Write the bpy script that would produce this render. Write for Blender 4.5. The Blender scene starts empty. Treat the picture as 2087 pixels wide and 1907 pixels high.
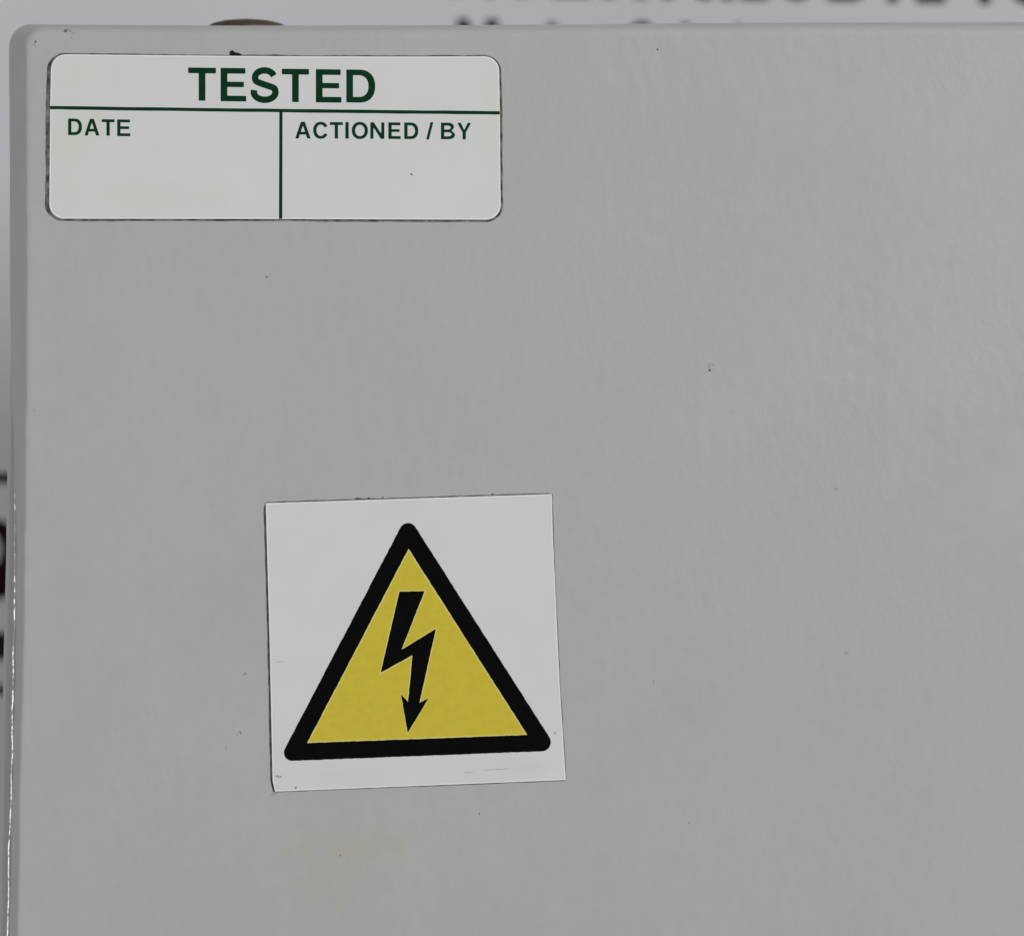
import bpy, bmesh, math, random
from mathutils import Vector
from mathutils.geometry import tessellate_polygon

rnd = random.Random(7)
scene = bpy.context.scene
C = scene.collection

# ------------------------------------------------------------------ camera
S = 6.0e-5                 # metres of the box front per unit of the front-face drawing grid
D = 0.40                   # camera to box front
cam_d = bpy.data.cameras.new("camera")
cam = bpy.data.objects.new("camera", cam_d)
C.objects.link(cam)
cam.location = (0, -D, 0)
cam.rotation_euler = (math.pi / 2, 0, 0)
cam_d.sensor_width = 36
cam_d.lens = 36 * D / (2087 * S)
cam_d.clip_start = 0.01
cam_d.clip_end = 50
cam_d.dof.use_dof = True
cam_d.dof.focus_distance = D
cam_d.dof.aperture_fstop = 17.0
scene.camera = cam

# ------------------------------------------------------------------ world and lamps
w = bpy.data.worlds.new("World")
scene.world = w
w.use_nodes = True
bg = w.node_tree.nodes["Background"]
bg.inputs[0].default_value = (0.985, 0.99, 1.0, 1)
bg.inputs[1].default_value = 0.335

def area(name, loc, target, sx, sy, power, col=(1, 1, 1)):
    l = bpy.data.lights.new(name, 'AREA')
    l.shape = 'RECTANGLE'
    l.size, l.size_y = sx, sy
    l.energy = power
    l.color = col
    o = bpy.data.objects.new(name, l)
    C.objects.link(o)
    o.location = loc
    d = Vector(target) - Vector(loc)
    o.rotation_euler = d.to_track_quat('-Z', 'Y').to_euler()
    return o

area("room_lamp", (0.52, -0.78, 0.34), (0, 0, 0), 0.42, 0.42, 4.1, (1.0, 0.995, 0.985))
area("side_lamp", (-0.31, -0.25, -0.088), (-0.06, 0.0, -0.035), 0.22, 0.075, 0.13)

scene.view_settings.view_transform = 'Standard'
scene.view_settings.look = 'None'
scene.view_settings.exposure = 0
scene.view_settings.gamma = 1

# ------------------------------------------------------------------ helpers
def P(px, py, y=0.0):
    """point of the front-face drawing grid, at depth y behind the face (parallel to it)"""
    return Vector(((px - 1043.5) * S, y, (953.5 - py) * S))

def Q(px, py, y):
    """a place seen at grid position (px, py) but standing at depth y"""
    k = (D + y) / D
    return Vector(((px - 1043.5) * S * k, y, (953.5 - py) * S * k))

def link(name, me, mat, parent=None, smooth=False):
    if mat:
        me.materials.append(mat)
    if smooth:
        for p in me.polygons:
            p.use_smooth = True
    o = bpy.data.objects.new(name, me)
    C.objects.link(o)
    if parent:
        o.parent = parent
    return o

def thing(name, label, cat, loc=(0, 0, 0)):
    o = bpy.data.objects.new(name, None)
    C.objects.link(o)
    o.empty_display_size = 0.01
    o['label'] = label
    o['category'] = cat
    return o

def mesh(name, verts, faces, mat, parent=None, smooth=False):
    me = bpy.data.meshes.new(name)
    me.from_pydata([tuple(v) for v in verts], [], faces)
    me.validate()
    me.update()
    return link(name, me, mat, parent, smooth)

def plate(name, loops, y, th, mat, parent=None, conv=P):
    """a flat piece cut to the outline loops[0] (holes follow), its front at depth y, th thick;
    th = 0 gives a printed film"""
    vs, fs = [], []
    tri_loops = [[Vector((x, -yy, 0)) for x, yy in lp] for lp in loops]
    tris = tessellate_polygon(tri_loops)
    flat = [p for lp in loops for p in lp]
    n = len(flat)
    vs = [conv(x, yy, y) for x, yy in flat]
    for t in tris:
        a, b, c = (flat[i] for i in t)
        area2 = (b[0] - a[0]) * (c[1] - a[1]) - (c[0] - a[0]) * (b[1] - a[1])
        fs.append(tuple(t) if area2 < 0 else tuple(reversed(t)))
    if th > 0:
        vs += [conv(x, yy, y + th) for x, yy in flat]
        base = 0
        for lp in loops:
            m = len(lp)
            for i in range(m):
                j = (i + 1) % m
                fs.append((base + i, base + j, n + base + j, n + base + i))
            base += m
    o = mesh(name, vs, fs, mat, parent)
    bm = bmesh.new()
    bm.from_mesh(o.data)
    if th > 0:
        # outward side normals, front face towards -y
        bmesh.ops.recalc_face_normals(bm, faces=bm.faces)
        ff = [f for f in bm.faces if abs(f.normal.y) > 0.9]
        if ff and sum(f.normal.y * f.calc_area() for f in ff) > 0:
            bmesh.ops.reverse_faces(bm, faces=bm.faces)
    bm.to_mesh(o.data)
    bm.free()
    return o

def interp(tab, t):
    """smooth piecewise interpolation through (t, v) pairs"""
    if t <= tab[0][0]:
        return tab[0][1]
    for (a, va), (b, vb) in zip(tab, tab[1:]):
        if t <= b:
            u = (t - a) / (b - a)
            return va + (vb - va) * u
    return tab[-1][1]

def wob(t, seed, wl):
    """smooth 1-D noise, about -1..1"""
    u = t / wl
    i = math.floor(u)
    f = u - i
    f = f * f * (3 - 2 * f)
    def h(k):
        return random.Random(k * 7919 + seed * 104729).uniform(-1, 1)
    return h(i) * (1 - f) + h(i + 1) * f

def round_poly(pts, r, n=3):
    """fillet every corner of a closed polygon"""
    out = []
    m = len(pts)
    for i in range(m):
        p0, p1, p2 = Vector(pts[i - 1]), Vector(pts[i]), Vector(pts[(i + 1) % m])
        a, b = p0 - p1, p2 - p1
        la, lb = a.length, b.length
        a.normalize(); b.normalize()
        ang = a.angle(b)
        rr = r[i] if isinstance(r, (list, tuple)) else r
        if rr <= 0 or ang > 3.0:
            out.append(tuple(p1)); continue
        t = min(rr / math.tan(ang / 2), la * 0.45, lb * 0.45)
        rad = t * math.tan(ang / 2)
        s, e = p1 + a * t, p1 + b * t
        cen = p1 + (a + b).normalized() * (rad / math.sin(ang / 2))
        v0, v1 = s - cen, e - cen
        th = v0.angle(v1) if v0.length > 1e-9 and v1.length > 1e-9 else 0
        sg = 1 if v0.x * v1.y - v0.y * v1.x > 0 else -1
        for k in range(n + 1):
            q = th * k / n * sg
            cs, sn = math.cos(q), math.sin(q)
            out.append((cen.x + v0.x * cs - v0.y * sn, cen.y + v0.x * sn + v0.y * cs))
    return out

# ------------------------------------------------------------------ materials
def mat_base(name, col, rough=0.5, spec=0.5):
    m = bpy.data.materials.new(name)
    m.use_nodes = True
    b = m.node_tree.nodes["Principled BSDF"]
    b.inputs["Base Color"].default_value = (*col, 1)
    b.inputs["Roughness"].default_value = rough
    b.inputs["Specular IOR Level"].default_value = spec
    return m, b

class NT:
    """tiny helper around a node tree"""
    def __init__(self, m):
        self.t = m.node_tree
        self.n = self.t.nodes
    def add(self, kind, **kw):
        nd = self.n.new(kind)
        for k, v in kw.items():
            setattr(nd, k, v)
        return nd
    def to(self, a, b):
        self.t.links.new(a, b)
    def pos(self):
        return self.add("ShaderNodeTexCoord").outputs["Object"]
    def mapping(self, src, scale=(1, 1, 1), loc=(0, 0, 0), rot=(0, 0, 0)):
        mp = self.add("ShaderNodeMapping")
        mp.inputs["Scale"].default_value = scale
        mp.inputs["Location"].default_value = loc
        mp.inputs["Rotation"].default_value = rot
        self.to(src, mp.inputs["Vector"])
        return mp.outputs[0]
    def noise(self, src, scale, detail=3, rough=0.55):
        nz = self.add("ShaderNodeTexNoise")
        nz.inputs["Scale"].default_value = scale
        nz.inputs["Detail"].default_value = detail
        nz.inputs["Roughness"].default_value = rough
        self.to(src, nz.inputs["Vector"])
        return nz.outputs["Fac"]
    def ramp(self, src, stops):
        r = self.add("ShaderNodeValToRGB")
        e = r.color_ramp.elements
        while len(e) < len(stops):
            e.new(0.5)
        for el, (p, c) in zip(e, stops):
            el.position = p
            el.color = (c, c, c, 1) if not isinstance(c, tuple) else (*c, 1)
        self.to(src, r.inputs[0])
        return r.outputs[0]
    def math(self, op, a, b):
        md = self.add("ShaderNodeMath", operation=op)
        for i, v in enumerate((a, b)):
            if isinstance(v, (int, float)):
                md.inputs[i].default_value = v
            else:
                self.to(v, md.inputs[i])
        return md.outputs[0]
    def mix(self, fac, a, b, mode='MIX'):
        mx = self.add("ShaderNodeMix", data_type='RGBA', blend_type=mode)
        if isinstance(fac, (int, float)):
            mx.inputs["Factor"].default_value = fac
        else:
            self.to(fac, mx.inputs["Factor"])
        for key, v in (("A", a), ("B", b)):
            s = [i for i in mx.inputs if i.name == key and i.type == 'RGBA'][0]
            if isinstance(v, tuple):
                s.default_value = (*v, 1)
            else:
                self.to(v, s)
        return [o for o in mx.outputs if o.type == 'RGBA'][0]
    def blob(self, src, px, py, rx, ry, soft=0.6, warp=0.5, nscale=220):
        """irregular soft patch centred at a grid position, radii in grid units"""
        c = P(px, py)
        nz = self.add("ShaderNodeTexNoise")
        nz.inputs["Scale"].default_value = nscale
        nz.inputs["Detail"].default_value = 4
        self.to(src, nz.inputs["Vector"])
        sub = self.add("ShaderNodeVectorMath", operation='SUBTRACT')
        self.to(src, sub.inputs[0])
        sub.inputs[1].default_value = (c.x, 0, c.z)
        mul = self.add("ShaderNodeVectorMath", operation='MULTIPLY')
        self.to(sub.outputs[0], mul.inputs[0])
        mul.inputs[1].default_value = (1 / (rx * S), 0, 1 / (ry * S))
        ln = self.add("ShaderNodeVectorMath", operation='LENGTH')
        self.to(mul.outputs[0], ln.inputs[0])
        d = self.math('ADD', ln.outputs["Value"], self.math('MULTIPLY', self.math('SUBTRACT', nz.outputs["Fac"], 0.5), warp * 4))
        return self.ramp(d, [(max(0.02, 1 - soft), 1.0), (1.0, 0.0)])
    def bump(self, h, strength, dist, bsdf):
        bp = self.add("ShaderNodeBump")
        bp.inputs["Strength"].default_value = strength
        bp.inputs["Distance"].default_value = dist
        self.to(h, bp.inputs["Height"])
        self.to(bp.outputs[0], bsdf.inputs["Normal"])

def paint_material():
    m, b = mat_base("grey_powder_coat", (0.5, 0.5, 0.5), 0.42, 0.5)
    t = NT(m)
    p = t.pos()
    big = t.ramp(t.noise(t.mapping(p, (1, 1, 0.7)), 60, 4), [(0.3, (0.505, 0.505, 0.503)), (0.7, (0.53, 0.53, 0.527))])
    fine = t.ramp(t.noise(t.mapping(p, (1, 1, 0.55)), 700, 3, 0.6), [(0.3, 0.962), (0.7, 1.0)])
    col = t.mix(1.0, big, fine, 'MULTIPLY')
    # faint yellow grease below the warning sticker
    for (x, y, rx, ry, k) in ((665, 1775, 88, 80, 0.6), (755, 1722, 85, 50, 0.6), (640, 1700, 40, 40, 0.35)):
        st = t.blob(p, x, y, rx, ry, 0.55, 0.8, 420)
        col = t.mix(t.math('MULTIPLY', st, k), col, (0.50, 0.50, 0.43))
    # bluish wipe marks along the left side
    for (x, y, rx, ry) in ((150, 1130, 70, 260), (190, 720, 80, 150), (140, 1330, 60, 120), (230, 520, 60, 60)):
        bl = t.blob(p, x, y, rx, ry, 0.9, 0.55, 160)
        col = t.mix(t.math('MULTIPLY', bl, 0.55), col, (0.485, 0.515, 0.51))
    t.to(col, b.inputs["Base Color"])
    h = t.math('ADD', t.noise(t.mapping(p, (1, 1, 0.75), rot=(0, 0.35, 0)), 520, 2), t.math('MULTIPLY', t.noise(p, 1500, 2), 0.25))
    h = t.math('MULTIPLY', h, t.ramp(t.noise(p, 40, 2), [(0.35, 0.35), (0.65, 1.0)]))
    t.bump(h, 0.65, 0.00015, b)
    r = t.ramp(t.noise(p, 90, 3), [(0.3, 0.36), (0.7, 0.5)])
    t.to(r, b.inputs["Roughness"])
    return m

def vinyl_material(name, base, tint, spots, amount=0.6):
    m, b = mat_base(name, base, 0.5, 0.3)
    t = NT(m)
    p = t.pos()
    cl = t.ramp(t.noise(p, 130, 4), [(0.35, 0.965), (0.7, 1.0)])
    col = t.mix(1.0, cl, base, 'MULTIPLY')
    for (x, y, rx, ry, k) in spots:
        bl = t.blob(p, x, y, rx, ry, 0.85, 0.5, 210)
        col = t.mix(t.math('MULTIPLY', bl, k), col, tint)
    t.to(col, b.inputs["Base Color"])
    t.bump(t.noise(p, 500, 2), 0.12, 0.00004, b)
    return m

def ink(name, col, var=0.25):
    m, b = mat_base(name, col, 0.6, 0.035)
    t = NT(m)
    v = t.ramp(t.noise(t.pos(), 900, 3), [(0.3, 1 - var), (0.7, 1 + 0.0)])
    t.to(t.mix(1.0, v, col, 'MULTIPLY'), b.inputs["Base Color"])
    return m

def grime(name, dark, light, scale=1800):
    m, b = mat_base(name, dark, 0.85, 0.15)
    t = NT(m)
    c = t.add("ShaderNodeValToRGB")
    e = c.color_ramp.elements
    e[0].position, e[0].color = 0.38, (*dark, 1)
    e[1].position, e[1].color = 0.66, (*light, 1)
    t.to(t.noise(t.pos(), scale, 3), c.inputs[0])
    t.to(c.outputs[0], b.inputs["Base Color"])
    return m

M_paint = paint_material()
M_tested = vinyl_material("aged_white_vinyl", (0.80, 0.80, 0.80), (0.77, 0.775, 0.705),
                          [(150, 270, 70, 170, 0.9), (300, 400, 150, 60, 0.6), (1000, 250, 40, 190, 0.75),
                           (225, 392, 60, 45, 0.9), (430, 390, 70, 40, 0.5), (760, 395, 60, 45, 0.55), (520, 120, 90, 30, 0.4)])
M_warn = vinyl_material("white_vinyl", (0.795, 0.795, 0.80), (0.72, 0.72, 0.725),
                        [(1060, 1560, 120, 22, 0.5), (700, 1585, 140, 25, 0.35)])
M_edge_halo, _b = mat_base("edge_halo_white", (0.93, 0.93, 0.92), 0.5, 0.3)  # bright halo along the sticker edges, painted as near-white
M_print_halo, _b = mat_base("print_halo_yellow", (0.85, 0.76, 0.28), 0.6, 0.1)  # bright halo round the black print, painted as pale yellow
M_green = ink("green_ink", (0.006, 0.05, 0.020))
M_black = ink("black_ink", (0.004, 0.004, 0.004))
M_yellow = ink("yellow_ink", (0.735, 0.60, 0.062), 0.07)
M_grime_shade = grime("adhesive_grime_shade", (0.06, 0.06, 0.052), (0.24, 0.24, 0.22), 800)  # adhesive dirt and edge shade in one dark tone
M_grime2 = grime("edge_grime", (0.10, 0.10, 0.095), (0.33, 0.33, 0.32), 1500)
M_chip = grime("dark_speck", (0.12, 0.12, 0.12), (0.24, 0.24, 0.24), 3000)
M_mid = grime("grey_speck", (0.22, 0.22, 0.22), (0.34, 0.34, 0.335), 3000)
M_faint = grime("faint_speck", (0.39, 0.39, 0.385), (0.47, 0.47, 0.465), 3000)
M_scuff = grime("grey_scuff", (0.5, 0.5, 0.5), (0.68, 0.68, 0.68), 3000)
M_tape = grime("black_tape", (0.004, 0.004, 0.004), (0.02, 0.02, 0.018), 2500)
M_print = ink("notice_ink", (0.02, 0.02, 0.022), 0.1)
M_maroon = ink("maroon_ink", (0.022, 0.006, 0.010), 0.1)

def wall_material(name, col):
    m, b = mat_base(name, col, 0.7, 0.25)
    t = NT(m)
    v = t.ramp(t.noise(t.pos(), 25, 3), [(0.3, 0.97), (0.7, 1.0)])
    t.to(t.mix(1.0, v, col, 'MULTIPLY'), b.inputs["Base Color"])
    return m
M_wall = wall_material("wall_plaster", (0.6, 0.6, 0.6))
M_notice = wall_material("notice_paper", (0.718, 0.718, 0.750))

m_lip, b_lip = mat_base("highlight_edge_metal", (0.62, 0.62, 0.62), 0.2, 0.5)  # metal in place of glossy paint, to carry the bright highlight line
b_lip.inputs["Metallic"].default_value = 1.0
t_ = NT(m_lip)
t_.bump(t_.noise(t_.pos(), 420, 2), 0.9, 0.0003, b_lip)

m_plug, b_plug = mat_base("bronze_plug", (0.09, 0.085, 0.07), 0.5, 0.4)
t_ = NT(m_plug)
b_plug.inputs["Metallic"].default_value = 0.4
t_.to(t_.mix(t_.ramp(t_.noise(t_.pos(), 500, 3), [(0.4, 0.0), (0.6, 1.0)]), (0.065, 0.055, 0.046), (0.125, 0.092, 0.045)),
      b_plug.inputs["Base Color"])

# ------------------------------------------------------------------ wall behind
Y_WALL = 0.125
Y_BACK = 0.045          # back of the box
mesh("wall", [(-0.6, Y_WALL, -0.6), (0.6, Y_WALL, -0.6), (0.6, Y_WALL, 0.6), (-0.6, Y_WALL, 0.6)],
     [(0, 1, 2, 3)], M_wall)['kind'] = 'structure'

# ------------------------------------------------------------------ the box
RIGHT, BOTTOM = 3300, 3050

def outline(L, T, rtl, inset_rb=0, n_left=150, n_top=90):
    """closed ring in grid units, from bottom-left upwards, clockwise on the picture"""
    R, B = RIGHT - inset_rb, BOTTOM - inset_rb
    rc = 40
    pts = []
    y0, y1 = B - rc, T(L(100) + rtl) + rtl
    for i in range(n_left):
        y = y0 + (y1 - y0) * i / (n_left - 1)
        pts.append((L(y), y))
    xa, xb = L(y1), L(y1) + rtl
    yt = T(xb)
    for i in range(1, 16):
        a = math.pi / 2 * i / 16
        pts.append((xb - rtl * math.cos(a), y1 - (y1 - yt) * math.sin(a)))
    for i in range(n_top):
        x = xb + (R - rc - xb) * i / (n_top - 1)
        pts.append((x, T(x)))
    tr = T(R - rc)
    for i in range(1, 8):
        a = math.pi / 2 * i / 8
        pts.append((R - rc + rc * math.sin(a), tr + rc - rc * math.cos(a)))
    for i in range(10):
        pts.append((R, tr + rc + (B - rc - tr - rc) * i / 9))
    for i in range(1, 8):
        a = math.pi / 2 * i / 8
        pts.append((R - rc + rc * math.cos(a), B - rc + rc * math.sin(a)))
    xl = L(y0) + rc
    for i in range(20):
        pts.append((R - rc + (xl - R + rc) * i / 19, B))
    for i in range(1, 8):
        a = math.pi / 2 * i / 8
        pts.append((xl - rc * math.sin(a), B - rc + rc * math.cos(a)))
    return pts

LF_T = [(60, 51), (300, 52), (600, 52), (800, 51.5), (950, 50), (1150, 47.5), (1300, 46), (1450, 42), (1600, 38),
        (1750, 36), (1907, 33.5), (3050, 15)]
LS_T = [(60, 18.5), (300, 19.8), (600, 21), (800, 24), (950, 29), (1130, 32), (1250, 30.5), (1400, 28.5), (1500, 25.5),
        (1600, 24.3), (1700, 21), (1800, 19.5), (1907, 17), (3050, -8)]
TS_T = [(0, 49.5), (60, 50), (300, 52), (500, 52.6), (900, 52), (1200, 50), (1450, 47.6), (1800, 46), (2087, 45.6), (3300, 45)]
LB_T = [(60, 27), (600, 25), (800, 20), (950, 15), (1150, 12), (1350, 7.5), (1550, 3.5), (1750, 0), (1907, -3), (3050, -24)]

def LF(dx):
    return lambda y: interp(LF_T, y) + dx + 0.8 * wob(y, 3, 38) + 0.5 * wob(y, 9, 17)
def TSf(dy):
    return lambda x: interp(TS_T, x) + dy + 0.35 * wob(x, 5, 60)
LS = lambda y: interp(LS_T, y) + 0.5 * wob(y, 12, 55)
def LSo(dx):
    return lambda y: LS(y) + dx

box = thing("electrical_box", "large pale grey powder-coated metal box with rounded corner carrying two stickers", "electrical box")

rings = [  # (outline, depth, placing function)
    (outline(LF(13), TSf(24), 30, 24), 0.0, P),
    (outline(LF(6.5), TSf(18.5), 33, 18), 0.00002, P),
    (outline(LF(3), TSf(14), 35, 14), 0.00012, Q),
    (outline(LF(0), TSf(9.5), 37, 9), 0.00035, Q),
    (outline(LF(-2.2), TSf(6.2), 39, 6), 0.0008, Q),
    (outline(LF(-4), TSf(4.2), 40, 4), 0.0014, Q),
    (outline(LSo(4), TSf(0.7), 44, 1), 0.0054, Q),
    (outline(LSo(0), TSf(0), 46, 0), 0.0062, Q),
    (outline(LSo(1.5), TSf(3.5), 44, 3), 0.0067, Q),
]
verts, faces = [], []
n = len(rings[0][0])
for pts, dep, fn in rings:
    verts += [fn(x, y, dep) for x, y in pts]
for k in range(len(rings) - 1):
    for i in range(n):
        j = (i + 1) % n
        faces.append((k * n + i, k * n + j, (k + 1) * n + j, (k + 1) * n + i))
faces.append(tuple(range(n - 1, -1, -1)))
lid = mesh("lid", verts, faces, M_paint, box, True)
bm = bmesh.new(); bm.from_mesh(lid.data)
bmesh.ops.recalc_face_normals(bm, faces=bm.faces)
big = max(bm.faces, key=lambda f: f.calc_area())
if big.normal.y > 0:
    bmesh.ops.reverse_faces(bm, faces=bm.faces)
big.smooth = False
bm.to_mesh(lid.data); bm.free()

# body of the box, from the lid back to the wall
LB = lambda y: interp(LB_T, y) + 0.4 * wob(y, 21, 70)
def body_ring(dx, dy):
    return outline(lambda y: LB(y) + dx, TSf(6 + dy), 44, 6 + dy)
br = [(body_ring(6, 4), 0.0068), (body_ring(2, 1), 0.0071), (body_ring(0, 0), 0.0078)]
verts, faces = [], []
for pts, dep in br:
    verts += [Q(x, y, dep) for x, y in pts]
verts += [Vector((v.x, Y_BACK, v.z)) for v in verts[2 * n:3 * n]]
for k in range(3):
    for i in range(n):
        j = (i + 1) % n
        faces.append((k * n + i, k * n + j, (k + 1) * n + j, (k + 1) * n + i))
faces.append(tuple(range(n - 1, -1, -1)))
body = mesh("body", verts, faces, M_paint, box, True)
bm = bmesh.new(); bm.from_mesh(body.data)
bmesh.ops.recalc_face_normals(bm, faces=bm.faces)
max(bm.faces, key=lambda f: f.calc_area()).smooth = False
bm.to_mesh(body.data); bm.free()

# rail that carries the box on the wall, out of sight behind it
bx = [P(px, py, y) for y in (Y_BACK - 0.0005, Y_WALL - 0.001) for px, py in ((1300, 2300), (2100, 2300), (2100, 700), (1300, 700))]
mesh("mounting_rail", bx, [(0, 1, 5, 4), (1, 2, 6, 5), (2, 3, 7, 6), (3, 0, 4, 7), (0, 3, 2, 1), (4, 5, 6, 7)], M_paint, box)

def tube(name, path, rad, mat, parent, seg=10):
    vs, fs = [], []
    m = len(path)
    for i, p in enumerate(path):
        d = (path[min(i + 1, m - 1)] - path[max(i - 1, 0)]).normalized()
        u = d.cross(Vector((0, 1, 0))).normalized()
        v = d.cross(u).normalized()
        r = rad(i) if callable(rad) else rad
        for k in range(seg):
            a = 2 * math.pi * k / seg
            vs.append(p + u * (r * math.cos(a)) + v * (r * math.sin(a)))
    for i in range(m - 1):
        for k in range(seg):
            kk = (k + 1) % seg
            fs.append((i * seg + k, i * seg + kk, (i + 1) * seg + kk, (i + 1) * seg + k))
    fs.append(tuple(range(seg)))
    fs.append(tuple((m - 1) * seg + k for k in range(seg - 1, -1, -1)))
    o = mesh(name, vs, fs, mat, parent, True)
    bm = bmesh.new(); bm.from_mesh(o.data)
    bmesh.ops.recalc_face_normals(bm, faces=bm.faces)
    bm.to_mesh(o.data); bm.free()
    return o

# glossy folded edge of the lid along its left side
path = []
for i in range(240):
    y = 2900 + (880 - 2900) * i / 239
    path.append(Q(LS(y) + 0.5 + 0.9 * wob(y, 33, 48) + 0.4 * wob(y, 35, 19), y, 0.0061))
tube("folded_edge", path, lambda i: 0.00029 * (1 + 0.3 * wob(i, 41, 4)) * min(1.0, (240 - i) / 30), m_lip, box)

# dark button plug standing on top of the box
cx = Q(504, 52, 0.016)
top_z = Q(504, 42, 0.016).z
base_z = verts[2 * n + 150 + 15 + 10].z - 0.0004
R_, segs = 0.0052, 40
prof = [(0.0, top_z), (0.25, top_z - 0.00004), (0.5, top_z - 0.00016), (0.72, top_z - 0.00034), (0.88, top_z - 0.00058),
        (0.97, top_z - 0.0009), (1.0, top_z - 0.0013), (1.0, base_z)]
vs, fs = [], []
for r, z in prof[1:]:
    for k in range(segs):
        a = 2 * math.pi * k / segs
        vs.append((cx.x + R_ * r * math.cos(a), 0.016 + R_ * r * math.sin(a), z))
for i in range(len(prof) - 2):
    for k in range(segs):
        kk = (k + 1) % segs
        fs.append((i * segs + k, (i + 1) * segs + k, (i + 1) * segs + kk, i * segs + kk))
vs.append((cx.x, 0.016, top_z))
for k in range(segs):
    fs.append((k, (k + 1) % segs, len(vs) - 1))
plug = mesh("plug", vs, fs, m_plug, box, True)

def speck(name, px, py, rx, ry, rot, mat, parent, y=0.0, h=0.00003, seed=0):
    """a small irregular raised fleck"""
    rr = random.Random(seed + int(px * 31 + py))
    N = 12
    vs, fs = [], []
    for ring, (k, hh) in enumerate(((1.0, 0.0), (0.7, 0.7), (0.3, 1.0))):
        for i in range(N):
            a = 2 * math.pi * i / N
            q = k * (1 + (rr.uniform(-0.28, 0.28) if ring == 0 else 0))
            x, yy = rx * q * math.cos(a), ry * q * math.sin(a)
            X = x * math.cos(rot) - yy * math.sin(rot)
            Y = x * math.sin(rot) + yy * math.cos(rot)
            vs.append(P(px + X, py + Y, y - h * hh - 0.000006))
    for r in range(2):
        for i in range(N):
            j = (i + 1) % N
            fs.append((r * N + i, (r + 1) * N + i, (r + 1) * N + j, r * N + j))
    fs.append(tuple(2 * N + i for i in range(N)))
    o = mesh(name, vs, fs, mat, parent, True)
    bm = bmesh.new(); bm.from_mesh(o.data)
    bmesh.ops.recalc_face_normals(bm, faces=bm.faces)
    if sum(f.normal.y for f in bm.faces) > 0:
        bmesh.ops.reverse_faces(bm, faces=bm.faces)
    bm.to_mesh(o.data); bm.free()
    return o

for (x, y, a, b_, r, m) in [
        (134, 63, 2.4, 3.6, 0.2, M_chip), (144, 61, 2.0, 4.0, 0.0, M_faint), (149, 68, 4, 2, 0.1, M_faint), (146, 78, 1.6, 2.6, 0, M_faint),
        (72.5, 85, 1.8, 2.6, 0.5, M_chip), (70.5, 91, 1.7, 5.0, 0.25, M_faint),
        (1340, 101, 2.0, 2.5, 0, M_chip), (1446.5, 754, 3.3, 2.3, -0.2, M_chip), (1446, 745, 2.8, 6.5, 0, M_faint),
        (1453, 743, 1.9, 3.6, -0.5, M_faint), (543, 564.5, 3.2, 1.6, 0, M_mid), (551, 563, 1.2, 1.3, 0, M_faint),
        (500, 1372, 2.4, 1.9, 0, M_mid), (496, 1374.5, 2.2, 1.6, 0, M_faint), (490, 1492, 1.3, 3.6, -0.6, M_mid),
        (484, 1496, 1.5, 3.6, 0, M_faint), (461, 1523, 1.0, 4.2, 0, M_faint), (1704, 997, 3.0, 3.4, 0.4, M_faint),
        (977, 1658, 1.4, 2.6, 0, M_mid), (693.5, 1742, 2.0, 2.2, 0, M_mid), (70, 836, 1.8, 2.0, 0, M_faint),
        (1725, 1330, 4.5, 3.5, 0, M_faint), (1332, 1390, 1.0, 6, 0, M_faint), (1404, 1676, 1.2, 3.4, 0.2, M_faint)]:
    speck("paint_speck", x, y, a, b_, r, m, box)

# ------------------------------------------------------------------ lettering
def arc_pts(cx, cy, rx, ry, a0, a1, n, p=2.0):
    out = []
    for i in range(n + 1):
        a = math.radians(a0 + (a1 - a0) * i / n)
        c, s = math.cos(a), math.sin(a)
        out.append((cx + rx * math.copysign(abs(c) ** (2 / p), c), cy + ry * math.copysign(abs(s) ** (2 / p), s)))
    return out

def catmull(pts, n=8):
    out = []
    m = len(pts)
    for i in range(m - 1):
        p0, p1, p2, p3 = (Vector(pts[max(0, i - 1)]), Vector(pts[i]), Vector(pts[i + 1]), Vector(pts[min(m - 1, i + 2)]))
        for k in range(n):
            t = k / n
            out.append(0.5 * ((2 * p1) + (p2 - p0) * t + (2 * p0 - 5 * p1 + 4 * p2 - p3) * t * t + (3 * p1 - p0 - 3 * p2 + p3) * t ** 3))
    out.append(Vector(pts[-1]))
    return out

def ribbon(pts, hw):
    L_, R_ = [], []
    for i, p in enumerate(pts):
        d = pts[min(i + 1, len(pts) - 1)] - pts[max(i - 1, 0)]
        d.normalize()
        nrm = Vector((-d.y, d.x))
        L_.append(tuple(p + nrm * hw)); R_.append(tuple(p - nrm * hw))
    return L_ + R_[::-1]

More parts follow.
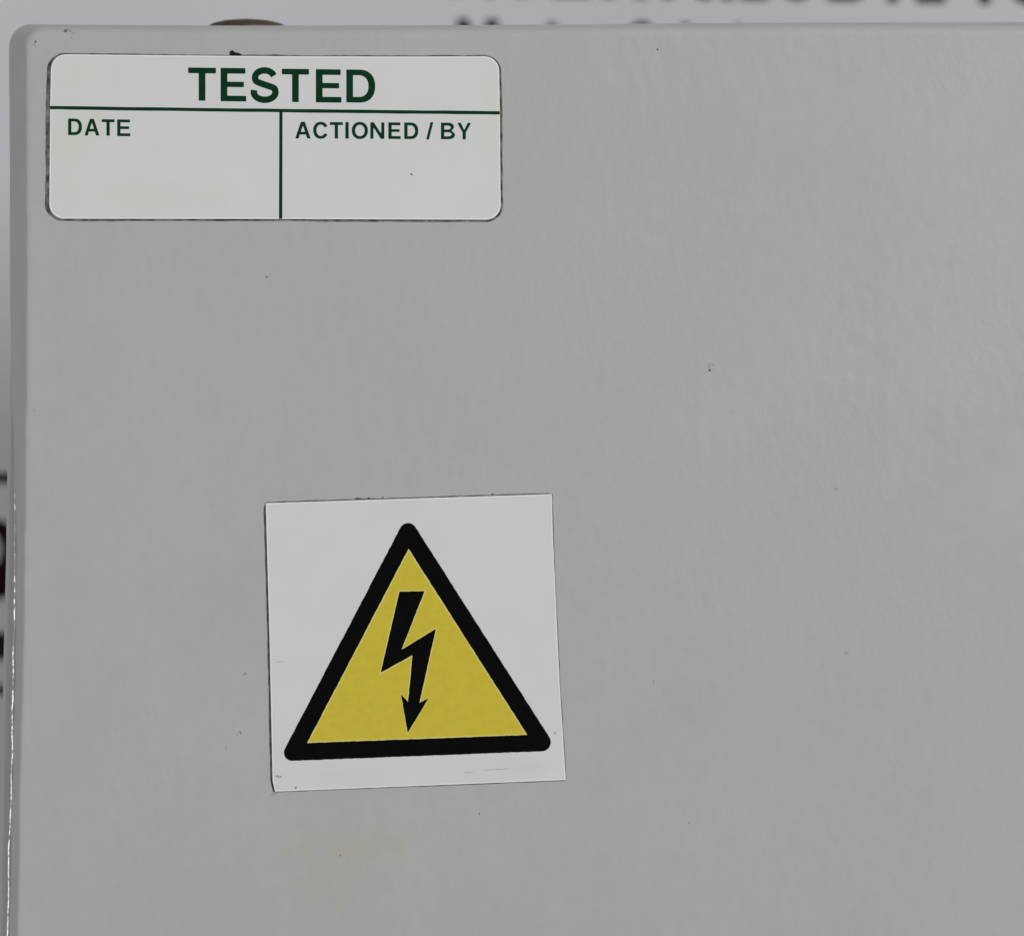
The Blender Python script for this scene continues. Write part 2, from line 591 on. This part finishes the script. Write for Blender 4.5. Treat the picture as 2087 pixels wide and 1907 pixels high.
def glyph(ch, x0, x1, y0, y1, s, b, r):
    """outline loops (grid units, y down) of a bold grotesque capital filling the given box;
    s = stem width, b = bar height, r = ink corner radius"""
    w_, h = x1 - x0, y1 - y0
    xm = (x0 + x1) / 2
    RP = lambda q: round_poly(q, r)
    if ch == 'I':
        return [[RP([(x0, y0), (x1, y0), (x1, y1), (x0, y1)])]]
    if ch == 'T':
        return [[RP([(x0, y0), (x1, y0), (x1, y0 + b), (xm + s / 2, y0 + b), (xm + s / 2, y1), (xm - s / 2, y1), (xm - s / 2, y0 + b), (x0, y0 + b)])]]
    if ch == 'L':
        return [[RP([(x0, y0), (x0 + s, y0), (x0 + s, y1 - b), (x1, y1 - b), (x1, y1), (x0, y1)])]]
    if ch == 'E':
        c0 = y0 + h * 0.5 - b * 0.52
        c1 = c0 + b * 0.95
        return [[RP([(x0, y0), (x1 - w_ * .03, y0), (x1 - w_ * .03, y0 + b), (x0 + s, y0 + b), (x0 + s, c0), (x1 - w_ * .09, c0), (x1 - w_ * .09, c1),
                     (x0 + s, c1), (x0 + s, y1 - b), (x1, y1 - b), (x1, y1), (x0, y1)])]]
    if ch == 'H':
        c = y0 + h * .48
        return [[RP([(x0, y0), (x0 + s, y0), (x0 + s, c - b / 2), (x1 - s, c - b / 2), (x1 - s, y0), (x1, y0), (x1, y1), (x1 - s, y1),
                     (x1 - s, c + b / 2), (x0 + s, c + b / 2), (x0 + s, y1), (x0, y1)])]]
    if ch == 'N':
        return [[RP([(x0, y0), (x0 + s * 1.05, y0), (x1 - s * .93, y1 - h * .30), (x1 - s * .93, y0), (x1, y0), (x1, y1), (x1 - s * 1.05, y1),
                     (x0 + s * .93, y0 + h * .30), (x0 + s * .93, y1), (x0, y1)])]]
    if ch == 'M':
        return [[RP([(x0, y0), (x0 + s * 1.2, y0), (xm, y1 - h * .3), (x1 - s * 1.2, y0), (x1, y0), (x1, y1), (x1 - s, y1), (x1 - s, y0 + h * .3),
                     (xm + s * .4, y1), (xm - s * .4, y1), (x0 + s, y0 + h * .3), (x0 + s, y1), (x0, y1)])]]
    if ch == 'A':
        k = s * 1.04
        ta = s * .6
        c0, c1 = y0 + h * .60, y0 + h * .60 + b * .95
        def xi(y):   # inner edge of the left leg
            return x0 + k + (xm - x0 - k) * (y1 - y) / (h * .80)
        outer = RP([(xm - ta, y0), (xm + ta, y0), (x1, y1), (x1 - k, y1), (2 * xm - xi(c1), c1), (xi(c1), c1), (x0 + k, y1), (x0, y1)])
        hole = round_poly([(xm, y1 - h * .80 + b * .1), (2 * xm - xi(c0), c0), (xi(c0), c0)], r * .5)
        return [[outer, hole]]
    if ch == 'Y':
        j = y0 + h * .58
        return [[RP([(x0, y0), (x0 + s * 1.08, y0), (xm, j - h * .13), (x1 - s * 1.08, y0), (x1, y0), (xm + s / 2, j), (xm + s / 2, y1), (xm - s / 2, y1), (xm - s / 2, j)])]]
    if ch == '/':
        return [[RP([(x1 - s * .85, y0), (x1, y0), (x0 + s * .85, y1), (x0, y1)])]]
    if ch == 'U':
        o_ = [(x0, y0), (x0 + s, y0)] + arc_pts(xm, y1 - h * .36, w_ / 2 - s, h * .36 - b, 180, 0, 16) + [(x1 - s, y0), (x1, y0)] + arc_pts(xm, y1 - h * .36, w_ / 2, h * .36, 0, 180, 18)
        return [[o_]]
    if ch == 'O':
        ym = (y0 + y1) / 2
        return [[arc_pts(xm, ym, w_ / 2, h / 2, 0, 350, 35, 2.15), arc_pts(xm, ym, w_ / 2 - s, h / 2 - b, 0, 350, 35, 2.1)]]
    if ch == 'D':
        xc = x0 + w_ * .46
        ym = (y0 + y1) / 2
        o_ = round_poly([(x0, y1), (x0, y0), (xc - w_ * .02, y0)], [0, r, 0]) + arc_pts(xc, ym, x1 - xc, h / 2, -90, 90, 24, 2.25)
        i_ = [(x0 + s, y1 - b), (x0 + s, y0 + b)] + arc_pts(xc - s * .1, ym, x1 - xc - s * .9, h / 2 - b, -90, 90, 20, 2.2)
        return [[o_, i_]]
    if ch == 'B':
        m_ = y0 + h * .49
        xa = x0 + w_ * .55
        o_ = [(x0, y1), (x0, y0), (xa, y0)] + arc_pts(xa, (y0 + m_) / 2, (x1 - w_ * .07) - xa, (m_ - y0) / 2, -85, 55, 10) \
            + arc_pts(xa, (m_ + y1) / 2, x1 - xa, (y1 - m_) / 2, -58, 90, 12)
        h1 = [(x0 + s, m_ - b * .45), (x0 + s, y0 + b)] + arc_pts(xa - s * .2, (y0 + b + m_ - b * .45) / 2, x1 - w_ * .07 - s - xa + s * .2, (m_ - b * 1.45 - y0) / 2, -90, 90, 8)
        h2 = [(x0 + s, y1 - b), (x0 + s, m_ + b * .5)] + arc_pts(xa - s * .2, (m_ + b * .5 + y1 - b) / 2, x1 - s - xa + s * .2, (y1 - b * 1.5 - m_) / 2, -90, 90, 8)
        return [[o_, h1, h2]]
    if ch == 'C':
        ym = (y0 + y1) / 2
        rx = w_ * .53
        xc = x0 + rx
        o_ = arc_pts(xc, ym, rx, h / 2, 332, 28, 34, 2.1)
        i_ = arc_pts(xc, ym, rx - s, h / 2 - b, 30, 330, 30, 2.05)
        return [[round_poly(o_ + i_, r * .5, 2) if False else o_ + i_]]
    if ch == 'S':
        up = [(.5 + .44 * math.cos(math.radians(a)), .245 - .245 * math.sin(math.radians(a))) for a in range(15, 216, 25)]
        dn = [(.5 + .5 * math.cos(math.radians(a)), .74 - .26 * math.sin(math.radians(a))) for a in range(35, -196, -23)]
        c = up + [(.5, .485)] + dn
        ex, ey = s * .47, b * .55
        # squeeze the centre line inside the box
        pts = []
        for u, v in c:
            pts.append((x0 + ex + (w_ - 2 * ex) * u, y0 + ey + (h - 2 * ey) * v))
        rb = ribbon(catmull(pts, 6), (s + b) * .262)
        m_ = len(rb) // 2
        return [[[rb[i], rb[i + 1], rb[2 * m_ - 2 - i], rb[2 * m_ - 1 - i]]] for i in range(m_ - 1)]
    raise ValueError(ch)

def lettering(name, chars, slope, y, s, b, r, mat, parent, conv=P):
    """one flat printed word: chars = [(letter, x0, x1, y0, y1), ...]"""
    vs, fs = [], []
    for ch, x0, x1, y0, y1 in chars:
        for loops in glyph(ch, x0, x1, y0, y1, s, b, r):
            flat = [p for lp in loops for p in lp]
            base = len(vs)
            xm = (x0 + x1) / 2
            for (px, py) in flat:
                vs.append(conv(px, py + slope * (px - xm), y))
            for t in tessellate_polygon([[Vector((p[0], -p[1], 0)) for p in lp] for lp in loops]):
                a, bb, c = (flat[i] for i in t)
                ar = (bb[0] - a[0]) * (c[1] - a[1]) - (c[0] - a[0]) * (bb[1] - a[1])
                if abs(ar) < 1e-9:
                    continue
                tt = t if ar < 0 else tuple(reversed(t))
                fs.append(tuple(base + i for i in tt))
    return mesh(name, vs, fs, mat, parent)

# ------------------------------------------------------------------ TESTED label
lab = thing("inspection_label", "white rounded label headed TESTED in green, near top left corner of grey box", "label")

TH = 0.00012
def label_outline(grow_l=0, grow_r=0, grow_t=0, grow_b=0, ragged=0.0):
    r = 30 + (grow_l + grow_b) * .4
    def top(x): return interp([(100, 111.2), (300, 113.0), (540, 115.2), (800, 116), (1020, 115.6)], x) - grow_t
    def bot(x): return interp([(100, 446), (540, 446.6), (800, 447.5), (1020, 448.3)], x) + grow_b
    def lef(y): return interp([(110, 104.8), (220, 102.6), (420, 100.8), (450, 100.6)], y) - grow_l
    def rig(y): return interp([(110, 1017), (230, 1018.6), (420, 1020.4), (450, 1020.6)], y) + grow_r
    pts = []
    x0, x1 = lef(120) + r, rig(120) - r
    N = 60
    for i in range(N + 1):
        x = x0 + (x1 - x0) * i / N; pts.append((x, top(x)))
    for i in range(1, 12):
        a = math.pi / 2 * i / 12; yy = top(x1) + r
        pts.append((rig(yy) - r + r * math.sin(a), yy - r * math.cos(a)))
    y0, y1 = top(x1) + r, bot(x1) - r
    for i in range(41):
        y = y0 + (y1 - y0) * i / 40; pts.append((rig(y), y))
    for i in range(1, 12):
        a = math.pi / 2 * i / 12
        pts.append((rig(y1) - r + r * math.cos(a), y1 + r * math.sin(a)))
    xr = rig(y1) - r
    xl = lef(y1) + r
    for i in range(N + 1):
        x = xr + (xl - xr) * i / N; pts.append((x, bot(x)))
    yb = bot(xl) - r
    for i in range(1, 12):
        a = math.pi / 2 * i / 12
        pts.append((xl - r * math.sin(a), yb + r * math.cos(a)))
    ya = top(x0) + r
    for i in range(41):
        y = yb + (ya - yb) * i / 40; pts.append((lef(y), y))
    for i in range(1, 12):
        a = math.pi / 2 * i / 12
        pts.append((x0 - r * math.cos(a) , ya - r * math.sin(a)))
    if ragged:
        out = []
        for i, (x, y) in enumerate(pts):
            k = ragged * (0.7 * wob(i, 61, 3) + 0.5 * wob(i, 67, 1.3))
            dx, dy = x - 560, (y - 280) * 2.6
            l = math.hypot(dx, dy)
            out.append((x + k * dx / l, y + k * dy / l))
        pts = out
    return pts

plate("adhesive_shade_rim", [label_outline(8.8, 4.6, 2.6, 4.2, 1.2)], -0.00003, 0.00003, M_grime_shade, lab)  # adhesive dirt, with edge shadow and dark halo painted in
plate("label_sheet", [label_outline()], -TH - 0.00003, TH, M_tested, lab)
YP = -TH - 0.00003 - 0.000015
plate("edge_halo", [label_outline(), label_outline(-2.8, -2.8, -2.8, -2.8)], -TH - 0.00003 - 0.000006, 0, M_edge_halo, lab)  # bright halo just inside the outline, painted on as a pale band
def dtop(x): return interp([(102, 216.6), (300, 219.4), (572, 222.6), (800, 225.2), (1019, 227.2)], x)
def band(x0, x1, th):
    xs = [x0 + (x1 - x0) * i / 40 for i in range(41)]
    return [(x, dtop(x) + .3 * wob(x, 71, 30)) for x in xs] + [(x, dtop(x) + th + .3 * wob(x, 72, 30)) for x in reversed(xs)]
plate("divider_line", [band(102.8, 1018.4, 6.8)], YP, 0, M_green, lab)
plate("divider_line", [[(569.5, 229.2), (576.0, 229.4), (575.5, 446.2), (568.8, 446.2)]], YP, 0, M_green, lab)
lettering("lettering", [('T', 383.7, 440.4, 138.7, 206), ('E', 449.9, 502, 139.4, 207.3), ('S', 511, 568, 138.0, 210.4), ('T', 574.6, 630, 141.2, 208.8),
                        ('E', 643.9, 696, 142, 209.6), ('D', 706, 764.8, 142.8, 209.8)], 0.012, YP, 13.6, 11.4, 1.5, M_green, lab)
lettering("lettering", [('D', 139.2, 167.4, 242.3, 276), ('A', 172.4, 203, 242.8, 276.8), ('T', 207.4, 233.9, 243.8, 277.2), ('E', 239.2, 266, 244.2, 278.2)],
          0.01, YP, 6.6, 5.8, 0.9, M_green, lab)
lettering("lettering", [('A', 601.8, 633.3, 249, 282.8), ('C', 638.4, 667.6, 248.8, 283.6), ('T', 672.4, 699, 249.6, 283), ('I', 704, 710.8, 249.6, 283.2),
                        ('O', 717.2, 750, 249.2, 284), ('N', 755, 783.4, 250, 283.6), ('E', 791.6, 816.8, 250.2, 283.8), ('D', 824, 852.6, 250.4, 284)],
          0.008, YP, 6.7, 5.8, 0.9, M_green, lab)
lettering("lettering", [('/', 868.6, 883.2, 249.6, 285)], 0, YP, 6.6, 5.8, 0.7, M_green, lab)
lettering("lettering", [('B', 898.8, 927.4, 250.8, 284.4), ('Y', 932, 960.4, 251, 284.6)], 0.006, YP, 6.7, 5.8, 0.9, M_green, lab)
speck("ink_speck", 838.5, 355.5, 2.9, 1.5, 0.45, M_chip, lab, y=-TH - 0.00003, h=0.000015)

# black tape scrap above the label
tp = thing("tape_scrap", "tiny black torn tape scrap poking out above the top edge of TESTED label", "tape scrap")
plate("torn_tape", [[(468.8, 112.5), (468.6, 106.5), (471.0, 104.2), (473.4, 103.0), (476.5, 105.6), (479.5, 107.6), (484.5, 108.4), (488.5, 109.6),
                     (491.5, 111.6), (495, 114.0), (495, 117.5), (470, 117.5)]], -0.00013, 0.00013, M_tape, tp)

# ------------------------------------------------------------------ high voltage sticker
wn = thing("warning_sticker", "square white sticker with black and yellow triangle and lightning bolt arrow on grey box", "warning sticker")
W = lambda x, y: (520 + x / 2.7909, 980 + y / 2.7909)
quad = [(541.8, 1025), (1124.6, 1006.6), (1126.8, 1090), (1134.5, 1260), (1140.5, 1390), (1153.3, 1588.6), (560.8, 1612.2), (555.8, 1590), (549.5, 1300)]
def ragged_edge(pts, amp, grow, seed):
    cx_ = sum(p[0] for p in pts) / len(pts); cy_ = sum(p[1] for p in pts) / len(pts)
    out = []
    for i, p in enumerate(pts):
        q = pts[(i + 1) % len(pts)]
        L = math.hypot(q[0] - p[0], q[1] - p[1])
        m_ = max(2, int(L / 9))
        dx, dy = (q[0] - p[0]) / L, (q[1] - p[1]) / L
        nx, ny = dy, -dx
        g = grow(nx, ny)
        for k in range(m_):
            t = k / m_
            j = amp * wob(k + i * 100, seed, 2.0)
            out.append((p[0] + (q[0] - p[0]) * t + nx * (g + j), p[1] + (q[1] - p[1]) * t + ny * (g + j)))
    return out
def grow(nx, ny):
    if nx < -.7: return 4.6
    if ny < -.7: return 2.3
    if nx > .7: return 1.2
    return 1.6
plate("adhesive_shade_rim", [ragged_edge(quad, 0.6, grow, 81)], -0.00003, 0.00003, grime("sticker_grime_shade", (0.05, 0.05, 0.05), (0.16, 0.16, 0.155), 900), wn)  # dirt line; the shadow and dark halo at the edge are painted with it
plate("sticker_sheet", [round_poly(quad, [2, 2, 0, 0, 0, 2, 4, 0, 0])], -TH - 0.00003, TH, M_warn, wn)
def inset(pts, d):
    cen = (sum(p[0] for p in pts) / len(pts), sum(p[1] for p in pts) / len(pts))
    out = []
    m_ = len(pts)
    for i in range(m_):
        p0, p1, p2 = (Vector(pts[i - 1]), Vector(pts[i]), Vector(pts[(i + 1) % m_]))
        e1, e2 = (p1 - p0).normalized(), (p2 - p1).normalized()
        n1, n2 = Vector((-e1.y, e1.x)), Vector((-e2.y, e2.x))
        mv = n1 + n2
        k = max(0.35, mv.length_squared / 2)
        out.append(tuple(p1 + mv * (d / k)))
    return out
plate("edge_halo", [quad, inset(quad, 2.6)], -TH - 0.00003 - 0.000006, 0, M_edge_halo, wn)  # painted bright halo round the warning sticker
ap, bl, brr = W(866, 189.8), W(132, 1592.6), W(1722, 1531.5)
tri = round_poly([ap, brr, bl], [17.6, 18.5, 17.0], 10)
inner = [W(873, 385), W(1548, 1442), W(296, 1488)]
yel = [W(873, 376), W(1562, 1446.5), W(284, 1493.5)]
bolt = [(293, 135), (572, 130), (318, 775), (697, 545), (515, 1362), (617, 1310), (385, 1695), (310, 1265), (388, 1352), (437, 838), (85, 1032)]
bolt = [(760 + x / 5.418, 1180 + y / 5.418) for x, y in bolt]
plate("yellow_triangle", [inset(inner, 2.2)], YP - 0.000006, 0, M_yellow, wn)
plate("print_halo", [yel], YP, 0, M_print_halo, wn)  # shows as a painted pale halo between the yellow and the border
plate("print_halo", [inset(bolt, -2.0)], YP - 0.000009, 0, M_print_halo, wn)  # pale halo painted round the bolt
def rough(pts, amp, step, seed):
    out = []
    for i, p in enumerate(pts):
        q = pts[(i + 1) % len(pts)]
        L = math.hypot(q[0] - p[0], q[1] - p[1])
        m_ = max(1, int(L / step))
        for k in range(m_):
            t = k / m_
            j = amp * wob(k + 37 * i, seed, 1.0) if 0 < k else 0
            dx, dy = (q[0] - p[0]) / L, (q[1] - p[1]) / L
            out.append((p[0] + (q[0] - p[0]) * t + dy * j, p[1] + (q[1] - p[1]) * t - dx * j))
    return out
plate("black_border", [rough(tri, 0.4, 7, 91), rough(inner, 0.4, 6, 93)], YP - 0.000014, 0, M_black, wn)
bolt = [(293, 135), (572, 130), (318, 775), (697, 545), (515, 1362), (617, 1310), (385, 1695), (310, 1265), (388, 1352), (437, 838), (85, 1032)]
bolt = [(760 + x / 5.418, 1180 + y / 5.418) for x, y in bolt]
plate("lightning_bolt", [rough(bolt, 0.35, 6, 95)], YP - 0.000014, 0, M_black, wn)
YS = -TH - 0.00003
for (x, y, a, b_, r, m) in [(565, 1580.5, 4, 2.0, 0.1, M_faint), (571, 1582.5, 4.5, 1.7, -0.4, M_faint), (603.5, 1604.5, 2.1, 2.3, 0, M_chip),
                            (1131, 1492, 1.6, 2.4, 0.3, M_faint), (570, 1348, 9, 0.8, -0.15, M_scuff), (1010, 1567, 26, 0.8, -0.05, M_scuff),
                            (955, 1573, 9, 1.6, -0.05, M_scuff)]:
    speck("scuff", x, y, a, b_, r, m, wn, y=YS, h=0.000008)
# crumbs of dirt caught along the top edge of the sticker
for (x, y, a, b_, r, m) in [(729, 1015.4, 6.5, 1.6, -0.05, M_chip), (752, 1014.6, 3.5, 1.8, 0, M_chip), (762, 1014.2, 3, 1.6, 0, M_faint), (780, 1013.2, 1.6, 2.6, 0, M_chip),
                            (1004, 1006.6, 3.0, 2.0, 0, M_chip), (938, 1006, 1.3, 3.2, 0.2, M_faint), (556, 1617, 5, 2.2, -0.8, M_faint), (563, 1616, 4, 1.8, -0.7, M_faint)]:
    speck("dirt_crumb", x, y, a, b_, r, m, wn)

# ------------------------------------------------------------------ notice on the wall behind
nt = thing("wall_notice", "out of focus white notice with dark lettering on the wall behind grey box", "notice")
YN = Y_WALL - 0.0006
QN = lambda x, y, d: Q(x, y, d)
plate("notice_sheet", [[(-700, -900), (2900, -900), (2900, 2600), (-700, 2600)]], YN, 0.0005, M_notice, nt, QN)
YI = YN - 0.00005
def base(x): return interp([(880, -9), (1300, -2), (1700, 3), (2087, 11), (2400, 17)], x)
row = [('H', 915, 1012), ('T', 1022, 1104), ('E', 1126, 1200), ('A', 1226, 1318), ('N', 1350, 1450), ('I', 1468, 1496), ('E', 1508, 1566),
       ('U', 1586, 1662), ('B', 1686, 1768), ('T', 1782, 1856), ('E', 1866, 1926), ('T', 1968, 2046), ('O', 2050, 2150)]
for ch, x0, x1 in row:
    yb = base((x0 + x1) / 2)
    lettering("letter", [(ch, x0, x1, yb - 118, yb)], 0.02, YI, 24, 24, 2, M_print, nt, QN)
for ch, x0, x1, yt in [('M', 931, 1016, 39), ('I', 1116, 1134, 46), ('C', 1276, 1336, 43), ('I', 1388, 1406, 47), ('I', 1498, 1510, 49)]:
    lettering("letter", [(ch, x0, x1, yt, yt + 85)], 0.01, YI, 20, 18, 2, M_print, nt, QN)
# marks at the left edge of the picture
plate("print_mark", [round_poly([(-60, 963), (60, 963), (60, 985), (-60, 985)], 3)], YI, 0, M_print, nt, QN)
plate("print_mark", [arc_pts(-42, 1140, 110, 88, 0, 352, 44), arc_pts(-62, 1120, 64, 54, 0, 352, 44)], YI, 0, M_maroon, nt, QN)
plate("print_mark", [round_poly([(-60, 1288), (45, 1288), (45, 1344), (-60, 1344)], 6)], YI, 0, M_print, nt, QN)
plate("print_mark", [round_poly([(-60, 1396), (45, 1396), (45, 1416), (-60, 1416)], 4)], YI, 0, M_print, nt, QN)
